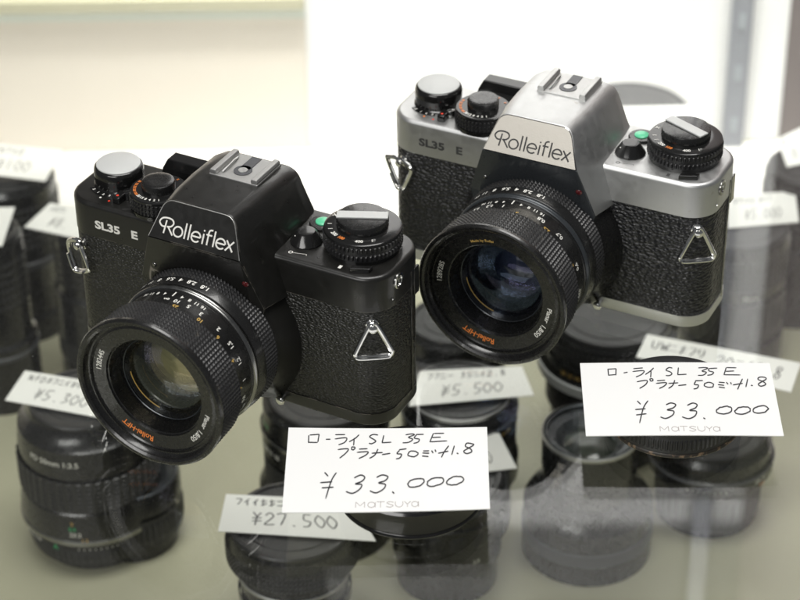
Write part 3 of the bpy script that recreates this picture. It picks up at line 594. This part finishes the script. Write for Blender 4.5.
def card(name, corners, label, cat='price card', group=None, strokes=(), pr=(), paper='paper', th=.35, wpen=4.3, shift=0, curl=0.0, seed=0):
    """corners TL TR BR BL in space; a thin card with slight curl, its writing parts of it"""
    cs = [Vector(c) for c in corners]; base = (cs[0]+cs[1]+cs[2]+cs[3])/4; base.z -= 0
    t = empty(name, base); tag(t, label, cat, group); cs = [c-base for c in cs]
    rnd = random.Random(seed); n_ = 14
    def top(u, v, l=0):
        p = bil(cs, u, v); p = p+Vector((0, 0, curl*((2*u-1)**2)+l)); return p
    mb = MB(); vs = []; fs = []
    for sgn in (0, 1):
        for j in range(5):
            for i in range(n_+1): vs.append(tuple(top(i/n_, j/4, -th*sgn)))
    W_ = n_+1; K = 5*W_
    for j in range(4):
        for i in range(n_):
            a = j*W_+i; fs.append((a, a+W_, a+W_+1, a+1)); fs.append((K+a, K+a+1, K+a+W_+1, K+a+W_))
    for i in range(n_):
        fs.append((i, i+1, K+i+1, K+i)); a = 4*W_+i; fs.append((a, K+a, K+a+1, a+1))
    for j in range(4):
        a = j*W_; fs.append((a, K+a, K+a+W_, a+W_)); b = j*W_+n_; fs.append((b, b+W_, K+b+W_, K+b))
    mb.add(vs, fs); mb.build('sheet', paper, t, smooth=40)
    if strokes:
        mb = MB()
        for i, (p, sm, cl) in enumerate(strokes):
            ox, oy = rnd.uniform(-2, 2), rnd.uniform(-1.2, 1.2)
            jt = 1.6 if wpen < 5 else .5; sl = rnd.uniform(-.06, .06)
            q = [((x+ox+shift+rnd.uniform(-jt, jt)-sl*(y-p[0][1]))/700, (y+oy+rnd.uniform(-jt, jt)*.7)/290) for x, y in p]
            q = smooth_pts(q, 5, bool(cl)) if sm else q
            # stroke width is laid out in card pixels
            q = [(a*700, b*290) for a, b in q]
            if not sm and not cl:
                for k in range(len(q)-1):
                    a, b = q[k], q[k+1]; d = math.hypot(b[0]-a[0], b[1]-a[1]) or 1; e = wpen*.35/d
                    if d < 4: e = wpen*.6/d
                    a2 = (a[0]-(b[0]-a[0])*e, a[1]-(b[1]-a[1])*e); b2 = (b[0]+(b[0]-a[0])*e, b[1]+(b[1]-a[1])*e)
                    qq = [(a2[0]+(b2[0]-a2[0])*t_, a2[1]+(b2[1]-a2[1])*t_) for t_ in (0, .12, .5, .88, 1)]
                    strip(mb, qq, wpen, lambda x, y, l: tuple(top(x/700, y/290, .04+l)), i*.003+k*.001)
                continue
            strip(mb, q, wpen, lambda x, y, l: tuple(top(x/700, y/290, .04+l)), i*.003, bool(cl))
        mb.build('handwriting', 'pen', t, smooth=0, fix=False)
    if pr:
        mb = MB()
        for i, (p, sm, cl) in enumerate(pr):
            q = smooth_pts(p, 4, bool(cl)) if sm else p
            strip(mb, q, 2.3, lambda x, y, l: tuple(top(x/700, y/290, .03+l)), i*.002, bool(cl), False)
        mb.build('printed_name', 'print', t, smooth=0, fix=False)
    return t
def cap(loc, r, h, label, n_, m_='black_plastic', worn=False):
    t = empty('cap', loc); tag(t, label, 'cap', 'round black caps propping up the price cards')
    MB().lathe([(r-2.2, 0), (r-.5, .4), (r-.1, 1.2), (r-.3, 2.0), (r-.3, h-2.2), (r-.1, h-1.2), (r-.8, h-.3), (r-2, h), (r-4.4, h-.1), (r-4.8, h-.6), (r-6, h-.7)], zT(0, 0), 128, True, True).build('shell', m_, t, smooth=30)
    if n_:
      mb = MB(); knurl(mb, zT(0, 0), 2.2, h-2.4, 1, n_, r+.25, r+.25, .5, True); mb.build('grip', m_, t, smooth=0)
    MB().lathe([(r+.05, .5), (r+.35, .9), (r+.3, 1.6), (r-.1, 2.1)], zT(0, 0), 128).build('edge_band', 'black_gloss' if not worn else M_['brown_edge'], t)
    return t
M_['brown_edge'] = mat('brown_edge', (.03, .026, .02), .4, wear=((.22, .15, .09), 500, .5))
c1 = at(411, 468, 12); c2 = at(675, 393, 12)
cap((c1.x, c1.y, .05), 27.0, 12, 'smooth black round cap under the price card in front of the black camera', 0, 'black_gloss')
cap((c2.x, c2.y, .05), 26.0, 12, 'scuffed ribbed black cap under the price card in front of the silver camera', 90, 'black_plastic', True)
def corners(px, z, dz=(0, 0, 0, 0)): return [at(u, v, z+d) for (u, v), d in zip(px, dz)]
card('price_card', corners(((288.7, 428.6), (487, 428), (490, 509.7), (282, 513.5)), 12.55), 'white handwritten price card lying in front of the black camera', group='cards priced 33.000', strokes=HAND, pr=PRINT, seed=1, curl=.5)
HAND2 = [([(x+(24 if y < 120 else 58 if x < 400 else 52), y) for x, y in p], s_, c_) for p, s_, c_ in HAND]
card('price_card', corners(((580, 362.3), (769.8, 362.3), (784, 435), (586, 435)), 12.55), 'white handwritten price card lying in front of the silver camera', group='cards priced 33.000', strokes=HAND2, pr=[([(x+18, y) for x, y in p], a, b) for p, a, b in PRINT], seed=5, curl=-.4)

# ------------------------------------------------------------------ lenses standing on the lower shelf
def wrap(r, h, a0, sgn=1): return lambda x, y, l: ((r+.06)*math.cos(a0+x/r), (r+.06)*math.sin(a0+x/r), h+y)
def shop_lens(u, v, zt, label, prof, grips=(), top='cap', texts=(), glass='deep_glass_green', bands=(), n=80):
    """prof: (radius, depth below the top) down to the shelf; u,v: pixel of the middle of its top"""
    H = zt-ZS; p = at(u, v, zt); t = empty('lens', (p.x, p.y, ZS+.05)); tag(t, label, 'lens', 'lenses standing on the shelf below')
    pr = [(r, H-d) for r, d in prof]
    if pr[-1][1] > .01: pr.append((pr[-1][0], 0))
    rt = pr[0][0]
    MB().lathe(pr, zT(0, 0), n, False, True).build('barrel', 'black_metal', t, smooth=28)
    for r, d0, d1, rows, N_, sq in grips:
        mb = MB(); knurl(mb, zT(0, 0), H-d1, H-d0, rows, N_, r, r, .7, sq); mb.build('grip_ring', 'black_plastic', t, smooth=0)
    for r, d0, d1, m_ in bands:
        MB().lathe([(r-.6, H-d1), (r, H-d1+.5), (r, H-d0-.5), (r-.6, H-d0)], zT(0, 0), n).build('band', m_, t)
    if top == 'cap':
        cp = MB().lathe([(rt-.2, H-.5), (rt-.1, H+1.2), (rt-.8, H+2), (rt-2.6, H+2.1), (rt-3.2, H+1.3), (rt-7, H+1.2), (rt-7.4, H+1.6), (2, H+1.7)], zT(0, 0), n, False, True).build('front_cap', 'black_plastic', t, smooth=30)
    else:
        pb = [(rt, H), (rt-.8, H+.6), (rt-1.8, H+.2), (rt-2.2, H-2), (rt-5.5, H-3)]
        rr0 = rt-5.5
        for k in range(4): pb += [(rr0-.6, H-3.2-k*.9), (rr0-1.3, H-3.9-k*.9)]; rr0 -= 1.1
        MB().lathe(pb, zT(0, 0), n).build('front_rim', 'black_metal' if top != 'ring' else 'slate', t, smooth=25)
        Rr = rr0; sg = 3.0; Rs = (Rr*Rr+sg*sg)/(2*sg)
        MB().lathe([(max(Rr*k/8, .01), H-6.5+sg-(Rs-math.sqrt(Rs*Rs-(Rr*k/8)**2))) for k in range(8, -1, -1)], zT(0, 0), 48, False, True).build('front_glass', glass, t, smooth=80)
    by = {}
    for s_, sz, r, d, ang, m_ in texts:
        mb = by.setdefault(m_, MB()); put_text(mb, s_, sz, wrap(r, H-d, R(ang)), 1, .05)
    for m_, mb in by.items(): mb.build('engraving', m_, t, smooth=0, fix=False)
    return t, H
shop_lens(82, 401, -108, 'large black macro lens below the glass at lower left, marked 50mm 1:3.5', [(25, 0), (26, 3), (30, 7), (31.5, 8), (32.5, 16), (32.2, 22), (32.2, 43), (33, 44), (34.5, 52), (34.5, 60), (32, 61), (31, 64), (31, 76), (27, 78), (26, 82)],
    grips=((33.9, 24, 42, 7, 46, True), (32, 66, 75, 1, 60, True)), bands=((35.1, 58, 61, 'chrome_dark'),),
    texts=(('FD 50mm 1:3.5', 4.2, 32.4, 14, -112, 'white_ink'), ('3', 3, 34.6, 47.5, -99, 'gold_ink'), ('0.5', 3, 34.6, 50.6, -99, 'green_ink'), ('23.2', 3.4, 34.6, 54.0, -97, 'white_ink'), ('1 2', 2.6, 34.6, 57.2, -90, 'gold_ink'), ('A', 4, 34, 63.8, -116, 'green_ink'),
           ('22 16 11 8', 2.8, 34.0, 63.5, -142, 'white_ink'), ('· · · · · · · ·', 5, 34.2, 63.4, -80, 'white_ink')))
shop_lens(128, 470, -150, 'short dark lens with green 55mm marking, standing in for a reflection beside the macro lens', [(24, 0), (25, 2), (25, 12), (22, 14), (22, 40)], grips=((25.6, 14, 30, 1, 50, True),), top='ring',
    texts=(('55mm', 3.2, 25.1, 8, -100, 'gold_ink'),), glass='deep_glass_green')  # lens shape put in for a dark round reflection
shop_lens(324, 396, -112, 'black lens standing under the black camera, green and white figures on its ring', [(27, 0), (29.5, 2), (29.6, 14), (30.5, 16), (30.5, 26), (29, 28), (29, 44), (33, 50), (33, 78)],
    grips=((30.2, 30, 43, 5, 60, True),), texts=(('5.6 8 11 16', 3.6, 30.6, 21, -150, 'white_ink'), ('1 3 5', 3.4, 29.8, 9, -160, 'green_ink')), bands=((31.2, 13.5, 16, 'chrome_dark'),))
shop_lens(292, 523, -120, 'black lens with rubber grip below the glass, a 27.500 card on its cap', [(28.5, 0), (29.5, 2), (29.5, 5), (30, 6), (30, 16), (25, 18), (24, 70)], grips=((30.8, 6, 16, 4, 90, False),), bands=((26, 24, 26, 'brushed'), (26, 34, 40, 'black_gloss')),
    texts=(('135mm', 3.2, 25, 30, -80, 'white_ink'),))
shop_lens(459, 392, -122, 'black lens with a pale rim around its cap, a 5.500 card lying on top', [(24.6, 0), (25.5, .6), (28, 4), (28.6, 6), (28.6, 14), (27, 15.5), (27, 34), (29.5, 36), (29.5, 46), (26, 48), (26, 66)],
    grips=((28.2, 17, 33, 2, 40, True),), bands=((25.6, -1.8, .8, 'brushed'), (29.1, 6, 8, 'grey_plastic')), texts=(('35 28', 3, 28.8, 11, -40, 'gold_ink'),))
shop_lens(447, 478, -132, 'black lens with scalloped focus ring right behind the front price card', [(26, 0), (28, 2), (28, 9), (29.4, 10), (29.4, 24), (26, 26), (26, 40), (24, 41), (24, 57)],
    grips=((30.0, 11, 23, 1, 16, True),), bands=((28.2, 1.5, 4, 'grey_plastic'),), texts=(('2.8', 3, 26.3, 32, -60, 'white_ink'),))
shop_lens(591, 432, -121, 'uncapped lens with a bare front glass and a wide lower hood, lower centre right', [(22.6, 0), (23, 2), (23, 18), (21.5, 20), (22, 30), (29, 36), (31.2, 40), (31.4, 69)], grips=(), top='ring', bands=((31.9, 50, 58, 'grey_plastic'), (23.4, -1, 1.5, 'brushed')), glass='deep_glass_green')
shop_lens(611, 316, -112, 'wide lens with a bright chrome ring and yellow figures under the silver camera', [(30, 0), (31, 2), (33, 12), (34, 14), (33, 22), (34.5, 24), (36, 27), (31, 32), (30.5, 50), (29, 51), (29, 78)],
    grips=((33.9, 3, 11, 4, 80, False), (31.7, 34, 48, 5, 60, True)), bands=((36.4, 22, 28, 'anodised'),), texts=(('30 15 10 7', 3.2, 34.4, 18, -128, 'gold_ink'), ('∞ 3 5', 3.2, 34.4, 18, -82, 'white_ink')))
shop_lens(712, 430, -142, 'black lens with a dotted scale ring under the price card of the silver camera', [(27, 0), (29.5, 3), (29.5, 10), (31, 11), (31, 17), (29, 19), (25.5, 21), (25, 48)],
    grips=((26.2, 24, 44, 1, 36, True),), bands=((31.4, 10.5, 12, 'grey_plastic'),), texts=(('· · · · · · · ·', 5, 31.2, 15, -100, 'white_ink'), ('28 22', 3.6, 31.2, 13.5, -46, 'white_ink'), ('3 5', 3, 31.2, 16.5, -44, 'orange_ink')))
shop_lens(738, 225, -108, 'tall dark lens with a folded price card on top, right of the silver camera', [(27, 0), (28, 2), (28, 30), (27, 32), (27, 60), (29, 62), (29, 82)], grips=((28.6, 34, 58, 1, 36, True), (28.6, 6, 26, 6, 60, True)), texts=(('85mm', 3, 28.3, 29, -80, 'white_ink'),))
shop_lens(806, 168, -100, 'dark lens at the right border with a tilted white card on it', [(21, 0), (22, 2), (22, 40), (24, 42), (24, 90)], grips=((22.6, 8, 34, 5, 50, True),))
shop_lens(632, 112, -104, 'broad capped lens behind the silver camera prism', [(33, 0), (34, 2), (34, 30), (31, 32), (31, 86)], grips=((34.6, 8, 26, 4, 70, True),))
shop_lens(8, 172, -94, 'tall blurred lens with a pale ring at the upper left border', [(23, 0), (25, 3), (25, 44), (26, 46), (24, 50), (24, 80), (25.5, 82), (25.5, 96)], grips=((25.6, 10, 38, 6, 50, True), (25, 80, 92, 1, 40, True)), bands=((26.6, 44, 49, 'grey_plastic'),), texts=(('2 3 5 10', 3, 24.2, 68, -85, 'gold_ink'),))
shop_lens(-16, 232, -88, 'lens cut by the left border, in front of the tall blurred one', [(18, 0), (19, 2), (19, 60), (21, 62), (21, 102)], grips=((19.6, 10, 40, 6, 44, True),), bands=((21.6, 66, 69, 'grey_plastic'),))
shop_lens(90, 226, -98, 'dark lens half hidden behind the left end of the black camera', [(18.5, 0), (20, 2), (20, 34), (22, 36), (22, 92)], grips=((20.6, 6, 30, 5, 44, True), (22.6, 60, 80, 1, 40, True)))
shop_lens(452, 322, -116, 'black lens with coloured depth marks in the gap between the two cameras', [(22, 0), (24, 2), (24, 10), (27, 12), (27, 40), (25, 42), (25, 74)], grips=((27.6, 26, 40, 1, 40, True),),
    texts=(('16 8', 4, 27.2, 17, -118, 'orange_ink'), ('4 5.6', 4, 27.2, 17, -88, 'gold_ink'), ('22', 4, 27.2, 22, -112, 'green_ink'), ('11', 4, 27.2, 21, -76, 'red_ink')))

def scrib(items):
    """loose handwriting made from (kind, x, y, size)"""
    G = {'1': [[(.5, 0), (.35, 1)]], '2': [[(.1, .25), (.5, 0), (.85, .25), (.4, .65), (0, 1), (.9, .95)]], '3': [[(.1, .1), (.8, .05), (.35, .45), (.8, .7), (.1, 1)]],
         '5': [[(.3, 0), (.2, .45), (.75, .6), (.5, .95), (0, 1)], [(.3, 0), (.95, 0)]], '7': [[(.05, .1), (.9, .02), (.35, 1)]], '0': [[(.5, 0), (.05, .5), (.45, 1), (.95, .5), (.5, 0)]],
         '8': [[(.8, .1), (.3, 0), (.2, .35), (.7, .65), (.4, 1), (.1, .75), (.8, .1)]], '.': [[(.3, .95), (.4, 1)]], '-': [[(0, .5), (1, .45)]], 'Y': [[(.1, 0), (.45, .4)], [(.9, 0), (.45, .4), (.2, 1.1)], [(.0, .5), (.85, .45)], [(0, .75), (.8, .7)]],
         'N': [[(.1, 1), (.2, 0), (.7, 1), (.85, 0)]], 'F': [[(.25, 1), (.3, 0), (.9, 0)], [(.28, .5), (.8, .45)]], 'D': [[(.2, 0), (.15, 1), (.7, .85), (.85, .35), (.2, 0)]], 'U': [[(.1, 0), (.15, .8), (.5, 1), (.8, .7), (.9, 0)]],
         'W': [[(0, 0), (.25, 1), (.5, .3), (.75, 1), (1, 0)]], 'a': [[(.0, .1), (.9, .1), (.3, 1)]], 'i': [[(.8, 0), (.1, .6)], [(.5, .3), (.5, 1)]], 'k': [[(.1, .3), (.9, .2)], [(.5, 0), (.4, 1)], [(.1, .9), (.9, .6)]],
         'f': [[(.8, 0), (.5, .2), (.3, 1.1)], [(.1, .5), (.8, .45)]], 'n': [[(0, .2), (.8, .2)], [(0, .85), (1, .8)]], 'r': [[(.1, 0), (.1, .6)], [(.7, 0), (.7, .6), (.3, 1)]]}
    out = []
    for ch, x, y, w_, h_ in items:
        for st in G.get(ch, []): out.append(([(x+p*w_, y+q*h_) for p, q in st], 1 if len(st) > 2 else 0, 0))
    return out
def line(s_, x, y, w_, h_, gap=8):
    out = []
    for ch in s_:
        if ch != ' ': out.append((ch, x, y, w_, h_))
        x += w_+gap
    return out
def small(px, z, label, l1, l2, dz=(0, 0, 0, 0), seed=0, curl=0, s1=(60, 30, 36, 50), s2=(170, 140, 55, 90)):
    card('price_card', corners(px, z, dz), label, group='price cards on the lenses below the glass', strokes=scrib(line(l1, *s1)+line(l2, *s2)), paper='paper_old', wpen=6.8, seed=seed, curl=curl)
small(((25, 370.5), (120, 386), (105, 418.5), (5, 400)), -105, 'pale card on the macro lens at lower left, price starting 5', 'NFDkanikr', 'Y5.300', seed=3)
small(((226, 494), (352, 500), (376, 541), (218, 531)), -117, 'pale card reading 27.500, tucked under the front price card', 'aiikknaia', 'Y27.500', seed=4, s2=(150, 130, 52, 90))
small(((420, 371), (522, 366), (534, 395), (409, 406)), -118, 'pale card reading 5.500 between the two cameras', 'aan- 35nf2.8', 'Y5.500', seed=6)
small(((425, 436), (499, 433), (517, 468), (430, 478)), -129, 'pale card poking out right of the front price card', 'krnia 28f', 'Y8.000', seed=7)
small(((647, 334), (801, 363), (791, 392), (636, 357)), -108, 'long pale card between the silver camera and its price card, reading UW', 'UWnkar', '20nf2.8', seed=8, s1=(40, 60, 34, 90), s2=(340, 80, 36, 120))
small(((728, 196), (795, 191), (799, 222), (728, 228)), -105, 'blurred card on the tall lens right of the silver camera', 'kanf2.8ia', 'Y5.000', seed=9)
small(((777, 139), (812, 122), (820, 160), (787, 167)), -97, 'tilted blank looking card at the right border', 'ki', '00', seed=10)
small(((610, 107), (700, 105), (703, 127), (610, 136)), -101, 'blurred card on the broad lens behind the silver camera', 'kanikra', 'Y7.500', seed=11)
small(((-38, 140), (63, 150), (45, 181), (-45, 170)), -88, 'blurred card on the tall lens at the upper left border', 'kanirkaf2', 'iak100', seed=12)
small(((50, 203), (112, 212), (100, 243), (24, 227)), -94, 'blurred card behind the left end of the black camera', 'ikan', 'Y8.', seed=13)
small(((-50, 208), (15, 207), (2, 246), (-56, 240)), -84, 'blurred card corner cut by the left border', 'kana', 'i', seed=14)
small(((140, 462), (175, 464), (173, 478), (138, 478)), -160, 'small white card corner just below the black camera lens', 'k', '', seed=15)
sc.render.resolution_x = 1024; sc.render.resolution_y = 768
